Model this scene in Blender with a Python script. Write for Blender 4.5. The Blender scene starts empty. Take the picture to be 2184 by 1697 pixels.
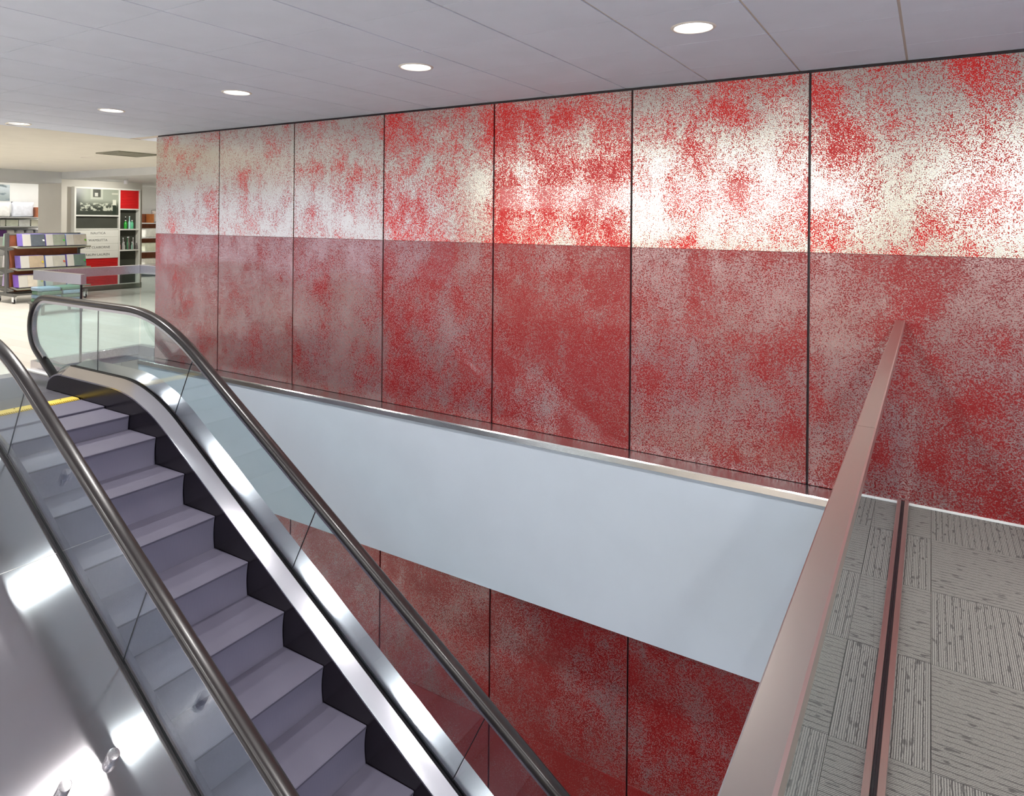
import bpy, bmesh, math, random
from mathutils import Matrix, Vector
random.seed(7)
C = bpy.context.scene.collection
sc = bpy.context.scene

# ------------------------------------------------------------------ camera, world, exposure
D = 4.7636      # plane of the red glass wall (Y)
H = 2.6823      # ceiling height
EYE = 1.6878
LOW = -3.96     # lower storey floor
cam_d = bpy.data.cameras.new('camera')
cam = bpy.data.objects.new('camera', cam_d); C.objects.link(cam)
RV = Vector((0.85167974, 0.52398662, 0.00892402)); UV = Vector((-0.006471, -0.00651243, 0.99995786))
FV = Vector((-0.52402266, 0.85170159, 0.00215578))
m = Matrix.Identity(4)
for i in range(3):
    m[i][0] = RV[i]; m[i][1] = UV[i]; m[i][2] = -FV[i]
m.translation = Vector((0, 0, EYE))
cam.matrix_world = m
cam_d.sensor_fit = 'HORIZONTAL'; cam_d.sensor_width = 36.0
cam_d.lens = 36.0 * 1453.784 / 2184.0
cam_d.shift_y = -(848.5 - 468.28) / 2184.0
cam_d.clip_start = 0.05; cam_d.clip_end = 200
sc.camera = cam

w = bpy.data.worlds.new('world'); sc.world = w; w.use_nodes = True
bg = w.node_tree.nodes['Background']
bg.inputs[0].default_value = (0.78, 0.80, 0.95, 1); bg.inputs[1].default_value = 1.9  # uniform fill let in through the open right side, added to light the room

sc.view_settings.view_transform = 'Standard'
sc.view_settings.look = 'None'
sc.view_settings.exposure = -0.30
sc.view_settings.gamma = 1.0
sc.view_settings.use_curve_mapping = False
sc.cycles.max_bounces = 6; sc.cycles.diffuse_bounces = 3; sc.cycles.glossy_bounces = 3
sc.cycles.adaptive_threshold = 0.02
sc.cycles.transmission_bounces = 2; sc.cycles.transparent_max_bounces = 16
sc.cycles.caustics_reflective = False; sc.cycles.caustics_refractive = False

LAMP = 7.0        # glow of the downlight diffusers
SPOT = 260.0      # power of each downlight
REAR_GLOW = 14.0      # emission of the added rear light bands

# ------------------------------------------------------------------ material helpers
def srgb(r, g, b):
    def f(v):
        v /= 255.0
        return v / 12.92 if v <= 0.04045 else ((v + 0.055) / 1.055) ** 2.4
    return (f(r), f(g), f(b), 1.0)

class NT:
    def __init__(self, name):
        self.m = bpy.data.materials.new(name); self.m.use_nodes = True
        self.t = self.m.node_tree; self.t.nodes.clear()
        self.out = self.t.nodes.new('ShaderNodeOutputMaterial')
    def n(self, typ, **kw):
        x = self.t.nodes.new(typ)
        for k, v in kw.items(): setattr(x, k, v)
        return x
    def put(self, sock, v):
        if isinstance(v, bpy.types.NodeSocket): self.t.links.new(v, sock)
        elif v is not None: sock.default_value = v
    def math(self, op, a, b=None, c=None, clamp=False):
        x = self.n('ShaderNodeMath', operation=op); x.use_clamp = clamp
        self.put(x.inputs[0], a)
        if b is not None: self.put(x.inputs[1], b)
        if c is not None: self.put(x.inputs[2], c)
        return x.outputs[0]
    def vmath(self, op, a, b=None):
        x = self.n('ShaderNodeVectorMath', operation=op)
        self.put(x.inputs[0], a)
        if b is not None: self.put(x.inputs[1], b)
        return x.outputs[0]
    def mix(self, f, a, b):
        x = self.n('ShaderNodeMix', data_type='RGBA')
        self.put(x.inputs[0], f); self.put(x.inputs[6], a); self.put(x.inputs[7], b)
        return x.outputs[2]
    def mixf(self, f, a, b):
        x = self.n('ShaderNodeMix', data_type='FLOAT')
        self.put(x.inputs[0], f); self.put(x.inputs[2], a); self.put(x.inputs[3], b)
        return x.outputs[0]
    def step(self, v, lo, hi, a=0.0, b=1.0):
        x = self.n('ShaderNodeMapRange', interpolation_type='SMOOTHSTEP')
        self.put(x.inputs[0], v); x.inputs[1].default_value = lo; x.inputs[2].default_value = hi
        x.inputs[3].default_value = a; x.inputs[4].default_value = b
        return x.outputs[0]
    def noise(self, vec, scale, detail=2.0, rough=0.5):
        x = self.n('ShaderNodeTexNoise'); self.put(x.inputs['Vector'], vec)
        x.inputs['Scale'].default_value = scale; x.inputs['Detail'].default_value = detail
        x.inputs['Roughness'].default_value = rough
        return x.outputs['Fac']
    def obj(self): return self.n('ShaderNodeTexCoord').outputs['Object']
    def pos(self): return self.n('ShaderNodeNewGeometry').outputs['Position']
    def sep(self, v):
        x = self.n('ShaderNodeSeparateXYZ'); self.put(x.inputs[0], v); return x.outputs
    def scale3(self, v, s): return self.vmath('MULTIPLY', v, s)
    def bump(self, h, strength, dist=0.01):
        x = self.n('ShaderNodeBump'); x.inputs['Strength'].default_value = strength
        x.inputs['Distance'].default_value = dist; self.put(x.inputs['Height'], h)
        return x.outputs[0]
    def pbr(self, color, rough=0.5, metal=0.0, normal=None, spec=0.5, coat=0.0, coat_r=0.03, aniso=0.0, tangent=None, emit=None, emit_s=0.0):
        p = self.n('ShaderNodeBsdfPrincipled')
        self.put(p.inputs['Base Color'], color); self.put(p.inputs['Roughness'], rough)
        self.put(p.inputs['Metallic'], metal); p.inputs['Specular IOR Level'].default_value = spec
        self.put(p.inputs['Coat Weight'], coat); p.inputs['Coat Roughness'].default_value = coat_r
        if normal is not None: self.put(p.inputs['Normal'], normal)
        if aniso: p.inputs['Anisotropic'].default_value = aniso
        if tangent is not None: self.put(p.inputs['Tangent'], tangent)
        if emit is not None:
            p.inputs['Emission Color'].default_value = emit; p.inputs['Emission Strength'].default_value = emit_s
        self.t.links.new(p.outputs[0], self.out.inputs[0])
        return self.m

def plain(name, col, rough=0.5, metal=0.0, var=0.06, vscale=3.0, **kw):
    """one colour with a little procedural variation"""
    t = NT(name)
    n = t.noise(t.pos(), vscale, 4.0)
    f = t.step(n, 0.3, 0.7)
    c1 = tuple(x * (1 - var) for x in col[:3]) + (1,); c2 = tuple(min(1, x * (1 + var)) for x in col[:3]) + (1,)
    return t.pbr(t.mix(f, c1, c2), rough, metal, **kw)

def emitter(name, col, s):
    t = NT(name)
    e = t.n('ShaderNodeEmission'); e.inputs[0].default_value = col; e.inputs[1].default_value = s
    t.t.links.new(e.outputs[0], t.out.inputs[0]); return t.m

def steel(name, col, rough, axis, aniso=0.6, stretch=(3, 60, 60)):
    t = NT(name)
    p = t.scale3(t.pos(), stretch)
    n = t.noise(p, 8.0, 1.0)
    r = t.mixf(n, rough * 0.9, rough * 1.1)
    tv = t.n('ShaderNodeCombineXYZ')
    for i in range(3): tv.inputs[i].default_value = axis[i] + (0.13, 0.11, 0.17)[i]   # tilted so no face is parallel to it
    big = t.noise(t.pos(), 1.3, 2.0)
    c = t.mix(big, tuple(v * 0.93 for v in col[:3]) + (1,), col)
    return t.pbr(c, r, 1.0, aniso=aniso, tangent=tv.outputs[0])

def glass_mat(name, tint, ior=1.5, boost=1.0):
    t = NT(name)
    tr = t.n('ShaderNodeBsdfTransparent'); tr.inputs[0].default_value = tint
    gl = t.n('ShaderNodeBsdfGlossy'); gl.inputs['Roughness'].default_value = 0.0
    gl.inputs[0].default_value = (0.95, 0.97, 1, 1)
    ge = t.n('ShaderNodeNewGeometry')
    dt = t.n('ShaderNodeVectorMath', operation='DOT_PRODUCT')
    t.put(dt.inputs[0], ge.outputs['Incoming']); t.put(dt.inputs[1], ge.outputs['Normal'])
    cs = t.math('ABSOLUTE', dt.outputs['Value'])
    sch = t.math('ADD', 0.04, t.math('MULTIPLY', 0.96, t.math('POWER', t.math('SUBTRACT', 1.0, cs), 5.0)))
    mx = t.n('ShaderNodeMixShader')
    t.put(mx.inputs[0], t.math('MULTIPLY', sch, boost, clamp=True))
    t.t.links.new(tr.outputs[0], mx.inputs[1]); t.t.links.new(gl.outputs[0], mx.inputs[2])
    t.t.links.new(mx.outputs[0], t.out.inputs[0])
    return t.m

def speckle(name, lower, dark=1.0):
    """red flecks printed over a silvery film behind glass"""
    t = NT(name); P = t.pos()
    oi = t.sep(t.n('ShaderNodeObjectInfo').outputs['Color'])      # x: fleck density of this panel, y: pattern shift
    P2 = t.vmath('ADD', P, t.scale3(t.n('ShaderNodeObjectInfo').outputs['Color'], (0, 37, 0)))
    cloud = t.noise(t.scale3(P2, (2.0, 2.0, 1.7)), 1.3, 6.0, 0.62)
    drip = t.noise(t.scale3(P2, (5.0, 5.0, 3.2)), 1.2, 4.0, 0.62)
    dens = t.math('ADD', t.math('ADD', t.math('MULTIPLY', cloud, 0.65), t.math('MULTIPLY', drip, 0.35)), t.math('SUBTRACT', oi[0], 0.5))
    if not lower:
        g1 = t.noise(t.scale3(P, (1.0, 1.0, 1.25)), 135.0, 1.0, 0.5)
        g2 = t.noise(P, 46.0, 1.0, 0.6)
        gg = t.math('ADD', t.math('MULTIPLY', g1, 0.72), t.math('MULTIPLY', g2, 0.28))
        v = t.math('ADD', gg, t.math('MULTIPLY', t.math('SUBTRACT', dens, 0.5), 0.72))
        mask = t.step(v, 0.505, 0.555)
        ground = t.mix(t.noise(P, 1.1, 2.0), srgb(200, 195, 184), srgb(218, 213, 204))
        red = t.mix(t.step(dens, 0.42, 0.60), srgb(160, 26, 20), srgb(206, 14, 12))
        gm, gr = 0.85, 0.20
    else:
        g1 = t.noise(t.scale3(P, (1.0, 1.0, 1.3)), 150.0, 1.5, 0.6)
        v = t.math('ADD', g1, t.math('MULTIPLY', t.math('SUBTRACT', dens, 0.46), 0.75))
        mask = t.step(v, 0.40, 0.58)
        ground = t.mix(t.noise(P, 1.1, 2.0), srgb(172, 140, 132), srgb(180, 154, 160))
        red = t.mix(t.step(dens, 0.42, 0.60), srgb(116, 28, 32), srgb(136, 12, 16))
        gm, gr = 0.55, 0.20
    col = t.mix(mask, ground, red)
    metal = t.math('MULTIPLY', t.math('SUBTRACT', 1.0, t.math('MULTIPLY', mask, 0.72)), gm)
    rough = t.mixf(mask, gr, 0.42)
    return t.pbr(col, rough, metal, normal=t.bump(g1, 0.10, 0.004), coat=0.35, coat_r=0.04)

# ------------------------------------------------------------------ materials
M = {}
M['ceil'] = plain('ceiling_tile_paint', srgb(226, 236, 252), 0.85, var=0.02)
M['ceil_gap'] = plain('ceiling_grid_paint', srgb(222, 214, 204), 0.7, var=0.03)
M['ceil_store'] = plain('ceiling_plaster', srgb(226, 224, 214), 0.85, var=0.02)
M['white'] = plain('white_paint', srgb(192, 202, 214), 0.6, var=0.015)
M['offwhite'] = plain('offwhite_paint', srgb(216, 212, 200), 0.7, var=0.02)
M['soffit'] = plain('soffit_paint', srgb(206, 208, 206), 0.8, var=0.02)
M['wall_dark'] = plain('joint_black', srgb(34, 18, 26), 0.35, var=0.1)
M['panel_up'] = speckle('speckled_glass_pale', False)
M['panel_low'] = speckle('speckled_glass_deep', True)
M['steel_x'] = steel('brushed_steel_ledge', (0.66, 0.64, 0.64, 1), 0.22, (0, 1, 0), 0.5, (2, 50, 50))
M['steel_deck'] = steel('brushed_steel_deck', (0.57, 0.56, 0.61, 1), 0.20, (0, 1, 0), 0.6, (3, 70, 3))
M['steel_wide'] = steel('brushed_steel_wide_deck', (0.56, 0.545, 0.57, 1), 0.14, (0, 1, 0), 0.85, (3, 70, 3))
M['steel_rail'] = steel('brushed_steel_rail', (0.66, 0.585, 0.53, 1), 0.30, (1, 0, 0), 0.3, (60, 2, 60))
M['steel_guard'] = steel('brushed_steel_guard', (0.60, 0.58, 0.60, 1), 0.28, (0, 0, 1), 0.3, (40, 40, 40))
M['rubber'] = plain('handrail_rubber', srgb(34, 29, 29), 0.30, var=0.08, spec=0.5, coat=0.12, coat_r=0.15)
M['black'] = plain('black_gasket', srgb(22, 18, 22), 0.35, var=0.1)
M['skirt'] = plain('skirt_black', srgb(26, 20, 26), 0.22, var=0.08)
M['yellow'] = plain('comb_yellow', srgb(226, 192, 78), 0.45, var=0.05)
M['plate'] = None
M['glass'] = glass_mat('clear_glass', (0.89, 0.96, 0.965, 1), 1.5, 1.2)
M['glass_esc'] = glass_mat('escalator_glass', (0.89, 0.955, 0.96, 1), 1.5, 1.5)
M['lamp'] = emitter('lamp_diffuser', (1, 0.97, 0.93, 1), LAMP)
M['lampring'] = plain('lamp_trim', srgb(232, 228, 220), 0.5, var=0.02)
M['winlight'] = emitter('window_daylight', (1.0, 0.985, 0.94, 1), REAR_GLOW)
M['shelflight'] = emitter('shelf_strip_light', (1, 0.98, 0.92, 1), 22.0)

def step_mat(name, c1, c2):
    t = NT(name)
    o = t.sep(t.obj())
    rib = t.math('SINE', t.math('MULTIPLY', o[1], 2 * math.pi / 0.0091))
    c = t.mix(t.noise(t.pos(), 2.0, 2.0), c1, c2)
    return t.pbr(c, 0.55, 0.1, normal=t.bump(rib, 0.10, 0.002))
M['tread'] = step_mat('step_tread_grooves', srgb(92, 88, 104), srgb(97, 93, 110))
M['riser'] = step_mat('step_riser_aluminium', srgb(126, 121, 140), srgb(131, 126, 146))  # riser colour lightened against the treads to cancel its shading

def plate_mat():
    t = NT('landing_plate_grooves')
    o = t.sep(t.pos())
    rib = t.math('SINE', t.math('MULTIPLY', o[1], 2 * math.pi / 0.012))
    st = t.noise(t.scale3(t.pos(), (1, 14, 1)), 4.0, 3.0)
    c = t.mix(st, srgb(72, 70, 80), srgb(112, 110, 120))
    return t.pbr(c, 0.42, 0.6, normal=t.bump(rib, 0.3, 0.002))
M['plate'] = plate_mat()

def carpet_mat():
    t = NT('striped_carpet')
    P = t.obj(); o = t.sep(P)
    wob = t.math('MULTIPLY', t.math('SUBTRACT', t.noise(t.scale3(P, (34, 12, 1)), 1.0, 3.0), 0.5), 0.013)
    y = t.math('ADD', o[1], wob)
    fr = t.math('FRACT', t.math('DIVIDE', t.math('ADD', y, 10.0), 0.0290))
    line = t.math('SUBTRACT', 1.0, t.step(t.math('ABSOLUTE', t.math('SUBTRACT', fr, 0.5)), 0.04, 0.11))
    brk = t.step(t.noise(t.scale3(P, (16, 40, 1)), 1.0, 2.0), 0.34, 0.46)
    line = t.math('MULTIPLY', line, brk)
    blot = t.step(t.noise(t.scale3(P, (13, 34, 1)), 1.0, 2.0), 0.60, 0.68)
    rib = t.math('SINE', t.math('MULTIPLY', o[1], 2 * math.pi / 0.0072))
    fleck = t.noise(t.scale3(P, (330, 180, 1)), 1.0, 2.0)
    ribm = t.step(t.math('ADD', rib, t.math('MULTIPLY', t.math('SUBTRACT', fleck, 0.5), 3.0)), -0.9, 0.3)
    base = t.mix(ribm, srgb(88, 84, 82), srgb(143, 138, 132))
    dk = t.math('MAXIMUM', t.math('MULTIPLY', line, 0.72), t.math('MULTIPLY', blot, 0.7), clamp=True)
    c = t.mix(dk, base, srgb(66, 62, 62))
    return t.pbr(c, 0.95, 0.0, normal=t.bump(rib, 0.35, 0.003), spec=0.1)
M['carpet'] = carpet_mat()

def plank_mat():
    t = NT('pale_plank_floor')
    P = t.pos()
    b = t.n('ShaderNodeTexBrick'); t.put(b.inputs['Vector'], t.vmath('MULTIPLY', P, (1, 1, 0)))
    b.inputs['Color1'].default_value = srgb(214, 208, 198); b.inputs['Color2'].default_value = srgb(204, 196, 184)
    b.inputs['Mortar'].default_value = srgb(184, 176, 164); b.inputs['Scale'].default_value = 1.0
    b.inputs['Brick Width'].default_value = 1.2; b.inputs['Row Height'].default_value = 0.2; b.inputs['Mortar Size'].default_value = 0.004
    g = t.noise(t.scale3(P, (3, 40, 1)), 2.0, 4.0)
    c = t.mix(t.math('MULTIPLY', g, 0.35), b.outputs[0], srgb(186, 176, 162))
    return t.pbr(c, 0.30, 0.0, spec=0.4)
M['plank'] = plank_mat()
M['lower_floor'] = plain('lower_floor_tile', srgb(206, 200, 194), 0.4, var=0.1)
M['gond'] = plain('shelf_grey_metal', srgb(112, 112, 108), 0.45, 0.4, var=0.05)
M['gond_shelf'] = plain('shelf_sage_metal', srgb(140, 140, 124), 0.5, 0.1, var=0.04)
M['wood'] = plain('orange_wood', srgb(166, 98, 66), 0.55, var=0.14, vscale=9)
M['white_pl'] = plain('white_plastic', srgb(236, 236, 234), 0.45, var=0.02)
M['paper'] = plain('white_paper', srgb(206, 204, 196), 0.7, var=0.03)
M['red_rib'] = plain('red_lacquer', srgb(206, 26, 28), 0.45, var=0.06)
M['niche'] = plain('niche_dark', srgb(60, 62, 52), 0.6, var=0.12)
M['frame_white'] = plain('display_frame_white', srgb(226, 226, 216), 0.55, var=0.02)
M['ink'] = plain('sign_ink', srgb(112, 112, 108), 0.7, var=0.02)

# ------------------------------------------------------------------ mesh helpers
class MB:
    def __init__(self): self.v = []; self.f = []
    def box(self, x0, x1, y0, y1, z0, z1):
        b = len(self.v)
        self.v += [(x0, y0, z0), (x1, y0, z0), (x1, y1, z0), (x0, y1, z0), (x0, y0, z1), (x1, y0, z1), (x1, y1, z1), (x0, y1, z1)]
        self.f += [tuple(b + i for i in q) for q in ((3, 2, 1, 0), (4, 5, 6, 7), (0, 1, 5, 4), (1, 2, 6, 5), (2, 3, 7, 6), (3, 0, 4, 7))]
        return self
    def rings(self, rings, closed=True, caps=True):
        """loft equal-length loops"""
        b = len(self.v); n = len(rings[0])
        for r in rings: self.v += [tuple(p) for p in r]
        for i in range(len(rings) - 1):
            for j in range(n if closed else n - 1):
                k = (j + 1) % n
                self.f.append((b + i * n + j, b + i * n + k, b + (i + 1) * n + k, b + (i + 1) * n + j))
        if caps and closed:
            self.f.append(tuple(b + j for j in reversed(range(n))))
            self.f.append(tuple(b + (len(rings) - 1) * n + j for j in range(n)))
        return self
    def lathe(self, prof, cx, cy, cz, n=20):
        rs = []
        for r, z in prof:
            rs.append([(cx + r * math.cos(2 * math.pi * k / n), cy + r * math.sin(2 * math.pi * k / n), cz + z) for k in range(n)])
        return self.rings(rs)
    def mesh(self, name, mat, smooth=None, bevel=0.0, seg=2):
        me = bpy.data.meshes.new(name); me.from_pydata(self.v, [], self.f)
        bm = bmesh.new(); bm.from_mesh(me)
        bmesh.ops.recalc_face_normals(bm, faces=bm.faces[:])
        if bevel:
            bmesh.ops.bevel(bm, geom=bm.edges[:], offset=bevel, segments=seg, profile=0.5, affect='EDGES', clamp_overlap=True)
        bm.to_mesh(me); bm.free()
        if smooth is not None:
            for p in me.polygons: p.use_smooth = True
            me.set_sharp_from_angle(angle=math.radians(smooth))
        me.materials.append(mat); me.update()
        return me
    def build(self, name, mat, parent=None, smooth=None, bevel=0.0, seg=2):
        return link(name, self.mesh(name, mat, smooth, bevel, seg), parent)

def link(name, data, parent=None, loc=None, rz=0.0):
    o = bpy.data.objects.new(name, data); C.objects.link(o)
    if parent is not None:
        o.parent = parent
        if parent.location.length and loc is None:
            o.location = -parent.location      # the mesh is in world coordinates (unrotated parent)
    if loc is not None: o.location = loc
    if rz: o.rotation_euler.z = rz
    return o

def tag(o, label=None, cat=None, group=None, kind=None):
    if label: o['label'] = label
    if cat: o['category'] = cat
    if group: o['group'] = group
    if kind: o['kind'] = kind
    return o

def thing(name, label, cat, loc=(0, 0, 0), group=None, rz=0.0):
    o = bpy.data.objects.new(name, None); C.objects.link(o)
    o.empty_display_size = 0.1; o.location = loc; o.rotation_euler.z = rz
    return tag(o, label, cat, group)

def struct(o, label=None): return tag(o, label, None, None, 'structure')

def bx(name, mat, parent, x0, x1, y0, y1, z0, z1, bevel=0.0, smooth=None):
    return MB().box(x0, x1, y0, y1, z0, z1).build(name, mat, parent, smooth, bevel)

def to_px(p):
    v = Vector(p) - Vector((0, 0, EYE)); z = v.dot(FV)
    if z < 0.05: return None
    return (1092 + 1453.784 * v.dot(RV) / z, 468.28 - 1453.784 * v.dot(UV) / z, z)

# ================================================================== SETTING
# ---- red speckled glass wall
WX0 = -0.6739 - 6 * 1.22           # left end of the wall
wb = MB().box(WX0 + 0.004, 4.0, D + 0.018, D + 0.16, LOW, H).build('wall_back', M['wall_dark'])
struct(wb, 'wall clad in tall red speckled glass panels')
edges = [-0.6739 + 1.22 * k for k in range(-6, 5)]
G = 0.0075
def panel(x0, x1, z0, z1, mat, den):
    o = MB().box(x0 + G, x1 - G, D, D + 0.02, z0, z1).build('glass_panel', mat, wb, bevel=0.0015, seg=1)
    o.color = (den, random.random(), 0, 1)
    return o
DU = [.455, .445, .48, .54, .59, .50, .525, .52, .5, .5]
DL = [.45, .42, .45, .53, .55, .50, .52, .52, .5, .5]
for k, (a, b) in enumerate(zip(edges[:-1], edges[1:])):
    panel(a, b, 1.502, H - 0.018, M['panel_up'], DU[k])
    panel(a, b, 0.004, 1.5005, M['panel_low'], DL[k])
    panel(a, b, -2.460, -0.30, M['panel_low'], 0.57)
    panel(a, b, LOW + 0.01, -2.4625, M['panel_low'], 0.68)

# ---- ceiling: recessed backing plus lay-in tiles
PX, PY = 0.605, 0.611
OX, OY = -0.1316, 1.905
CXL = OX - PX * 14                  # tiled ceiling ends here towards the store
ceil = MB().box(CXL, 3.6, -4.3, D + 0.16, H + 0.006, H + 0.10).build('ceiling', M['ceil_gap'])
struct(ceil, 'white lay-in tile ceiling above the escalator opening')
def tile_mesh(x1, y1, hole=None):
    mb = MB(); x0 = 0.0; y0 = 0.0
    if hole is None:
        mb.box(x0, x1, y0, y1, 0, 0.02)
    else:
        cx, cy, r = hole; n = 32
        ob, ib = [], []
        for k in range(n):
            a = 2 * math.pi * k / n; c, s = math.cos(a), math.sin(a)
            ib.append((cx + r * c, cy + r * s))
            q = max(abs(c) / (x1 / 2), abs(s) / (y1 / 2)); ob.append((x1 / 2 + c / q, y1 / 2 + s / q))
        mb.rings([[(x, y, 0) for x, y in ib], [(x, y, 0) for x, y in ob], [(x, y, 0.02) for x, y in ob], [(x, y, 0.02) for x, y in ib], [(x, y, 0) for x, y in ib]], caps=False)
    return mb.mesh('ceiling_tile', M['ceil'])
TX, TY = PX - 0.013, PY - 0.005
me_tile = tile_mesh(TX, TY); me_hole = tile_mesh(TX, TY, (TX / 2, TY / 2, 0.098))
lamps_main = []
for k in range(-2, 5): lamps_main.append((-1.0391 - 3 * PX * k, 3.4325))
for k in range(-2, 5): lamps_main.append((-1.0391 - 3 * PX * k, 3.4325 - 6 * PY))
for k in range(-2, 5): lamps_main.append((-1.0391 - 3 * PX * k, 3.4325 - 11 * PY))
cells = []
for i in range(-6, 14):
    for j in range(-10, 5):
        x0 = OX - PX * (i + 1); y0 = OY + PY * j
        cx, cy = x0 + PX / 2, y0 + PY / 2
        hole = any(abs(cx - lx) < 0.25 and abs(cy - ly) < 0.25 for lx, ly in lamps_main)
        q = to_px((cx, cy, H))
        vis = q is not None and -200 < q[0] < 2384 and -150 < q[1] < 700
        cut = D + 0.001 - (y0 + 0.0025)
        cells.append((0 if (vis or hole) else 1, (q[2] if q else 99), x0, y0, hole, min(TY, cut)))
cells.sort()
rest = MB(); nt = 0
for c in cells:
    _, _, x0, y0, hole, ly = c
    if ly < 0.02 or x0 > 3.5: continue
    if nt < 296 and (c[0] == 0 or nt < 260):
        if ly < TY - 0.001: me = tile_mesh(TX, ly)
        else: me = me_hole if hole else me_tile
        link('ceiling_tile', me, ceil, (x0 + 0.0065, y0 + 0.0025, H)); nt += 1
    else:
        rest.box(x0 + 0.0065, x0 + 0.0065 + TX, y0 + 0.0025, y0 + 0.0025 + ly, H, H + 0.02)
if rest.v: tag(rest.build('ceiling_tile_field', M['ceil'], ceil), kind='stuff')

# ---- store ceiling beyond the tiled part, with dropped soffits
o = MB().box(-23, CXL, -4.3, 12.4, H, H + 0.1).build('ceiling', M['ceil_store']); struct(o, 'smooth plaster ceiling of the shop beyond')
o = MB().box(-18.2, -8.2, 7.62, 12.4, 2.53, H).build('trim_1', M['soffit']); struct(o, 'dropped soffit in front of the sign wall')
o = MB().box(-17.5, -16.4, -4.3, 7.62, 2.44, H).build('trim_2', M['soffit']); struct(o, 'dropped beam over the opening to the pillow shelves')

# ---- floors
SX = -0.45    # slab edge beside the guard rail
VY = 4.585    # front of the ledge along the red wall
VXL = -8.04   # left edge of the void
fl = MB().box(SX, 4.0, -4.3, D + 0.02, -0.30, -0.012).build('floor', M['lower_floor']); struct(fl, 'carpet tile floor beside the glass guard rail')
cols = [SX - 0.0, -0.286, 0.010, 0.62, 1.23, 1.84, 2.45, 3.06, 3.67]
rows = [2.478 + 0.61 * k for k in range(-11, 5)]
tm = {}
def carpet_tile(wx, wy, rot):
    key = (round(wx, 3), round(wy, 3), rot)
    if key not in tm:
        a, b = (wx, wy) if not rot else (wy, wx)
        tm[key] = MB().box(-a / 2, a / 2, -b / 2, b / 2, -0.012, 0).mesh('carpet_tile', M['carpet'])
    return tm[key]
for ci in range(len(cols) - 1):
    for ri in range(len(rows) - 1):
        x0, x1 = cols[ci], cols[ci + 1]; y0, y1 = rows[ri], min(rows[ri + 1], D - 0.012)
        # lines run along X for rot False
        rot = ((ci + ri) % 2 == 0)
        me = carpet_tile(x1 - x0 - 0.002, y1 - y0 - 0.002, rot)
        link('carpet_tile', me, fl, ((x0 + x1) / 2, (y0 + y1) / 2, 0), math.pi / 2 if rot else 0)
fl2 = MB().box(-23, VXL, -4.3, 12.4, -0.30, 0).build('floor', M['plank']); struct(fl2, 'pale plank floor of the shop')
fl3 = MB().box(VXL, -6.80, -4.3, 3.58, -0.30, 0).build('floor', M['plank']); struct(fl3, 'pale plank floor around the escalator landing')
fl4 = MB().box(-6.80, SX, -4.3, -0.6, -0.30, 0).build('floor', M['plank']); struct(fl4, 'floor behind the escalator opening')
fl5 = MB().box(-14, 4.0, -4.3, D + 0.16, LOW - 0.2, LOW).build('floor', M['lower_floor']); struct(fl5, 'floor of the lower storey')

# ---- slab edges (white fascias) round the void
FB = -1.27
o = MB().box(VXL - 0.0, SX, VY + 0.012, D, FB, -0.045).build('trim_3', M['white']); struct(o, 'broad white fascia under the steel ledge of the red wall')
o = MB().box(VXL - 0.30, VXL - 0.012, 3.58, D, FB, -0.045).build('trim_4', M['white']); struct(o, 'white fascia at the far end of the opening')
o = MB().box(SX, SX + 0.3, -4.3, D - 0.0, FB, -0.31).build('trim_5', M['white']); struct(o, 'white slab edge below the guard rail')
o = MB().box(-6.8, SX, -0.9, -0.6, FB, -0.31).build('trim_6', M['white']); struct(o, 'white slab edge behind the escalator')
# lower ceilings under the slabs
o = MB().box(SX + 0.3, 4.0, -4.3, D, FB, FB + 0.06).build('ceiling', M['ceil_store']); struct(o, 'lower storey ceiling under the carpeted slab')
o = MB().box(-6.8, SX, -4.3, -0.9, FB, FB + 0.06).build('ceiling', M['ceil_store']); struct(o, 'lower storey ceiling behind the escalator')
o = MB().box(-14, -8.34, -4.3, D, FB, FB + 0.06).build('ceiling', M['ceil_store']); struct(o, 'lower storey ceiling under the shop floor')

# ---- steel ledge along the wall and the void's far end
lg = MB()
lg.box(VXL - 0.0, SX, VY, D - 0.001, -0.006, 0.002); lg.box(VXL, SX, VY, VY + 0.012, -0.05, -0.0062)
o = lg.build('trim_7', M['steel_x'], bevel=0.0015, seg=1); struct(o, 'brushed steel ledge at the foot of the red wall')
lg = MB()
lg.box(VXL - 0.31, VXL - 0.0005, 3.60, D - 0.0, 0.001, 0.006); lg.box(VXL - 0.012, VXL - 0.0005, 3.60, VY - 0.001, -0.05, 0.0008)
o = lg.build('trim_8', M['steel_x'], bevel=0.001, seg=1); struct(o, 'brushed steel sill at the far end of the opening')
o = MB().box(SX + 0.02, 4.0, D - 0.014, D - 0.002, 0.001, 0.012).build('baseboard_back', M['white_pl']); struct(o, 'thin pale strip where the carpet meets the red wall')
o = MB().box(SX - 0.03, SX - 0.001, -0.6, VY - 0.001, -0.31, -0.004).build('trim_9', M['steel_rail']); struct(o, 'steel nosing on the slab edge under the guard rail')

# ---- enclosing walls
def wall(name, x0, x1, y0, y1, z0, z1, lab, mat='offwhite'):
    return struct(MB().box(x0, x1, y0, y1, z0, z1).build(name, M[mat]), lab)
wall('wall_left', -23.1, -23, -4.3, 12.4, 0, H, 'far pale shop wall')
wall('wall_far', -23, -8.0, 12.4, 12.5, 0, H, 'pale shop wall beyond the partitions')
wall('wall_side', WX0, WX0 + 0.1, D + 0.17, 12.4, 0, H, 'return wall behind the glass wall')
wall('wall_lower', -14.1, -14, -4.3, D + 0.16, LOW, FB, 'end wall of the lower storey')
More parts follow.
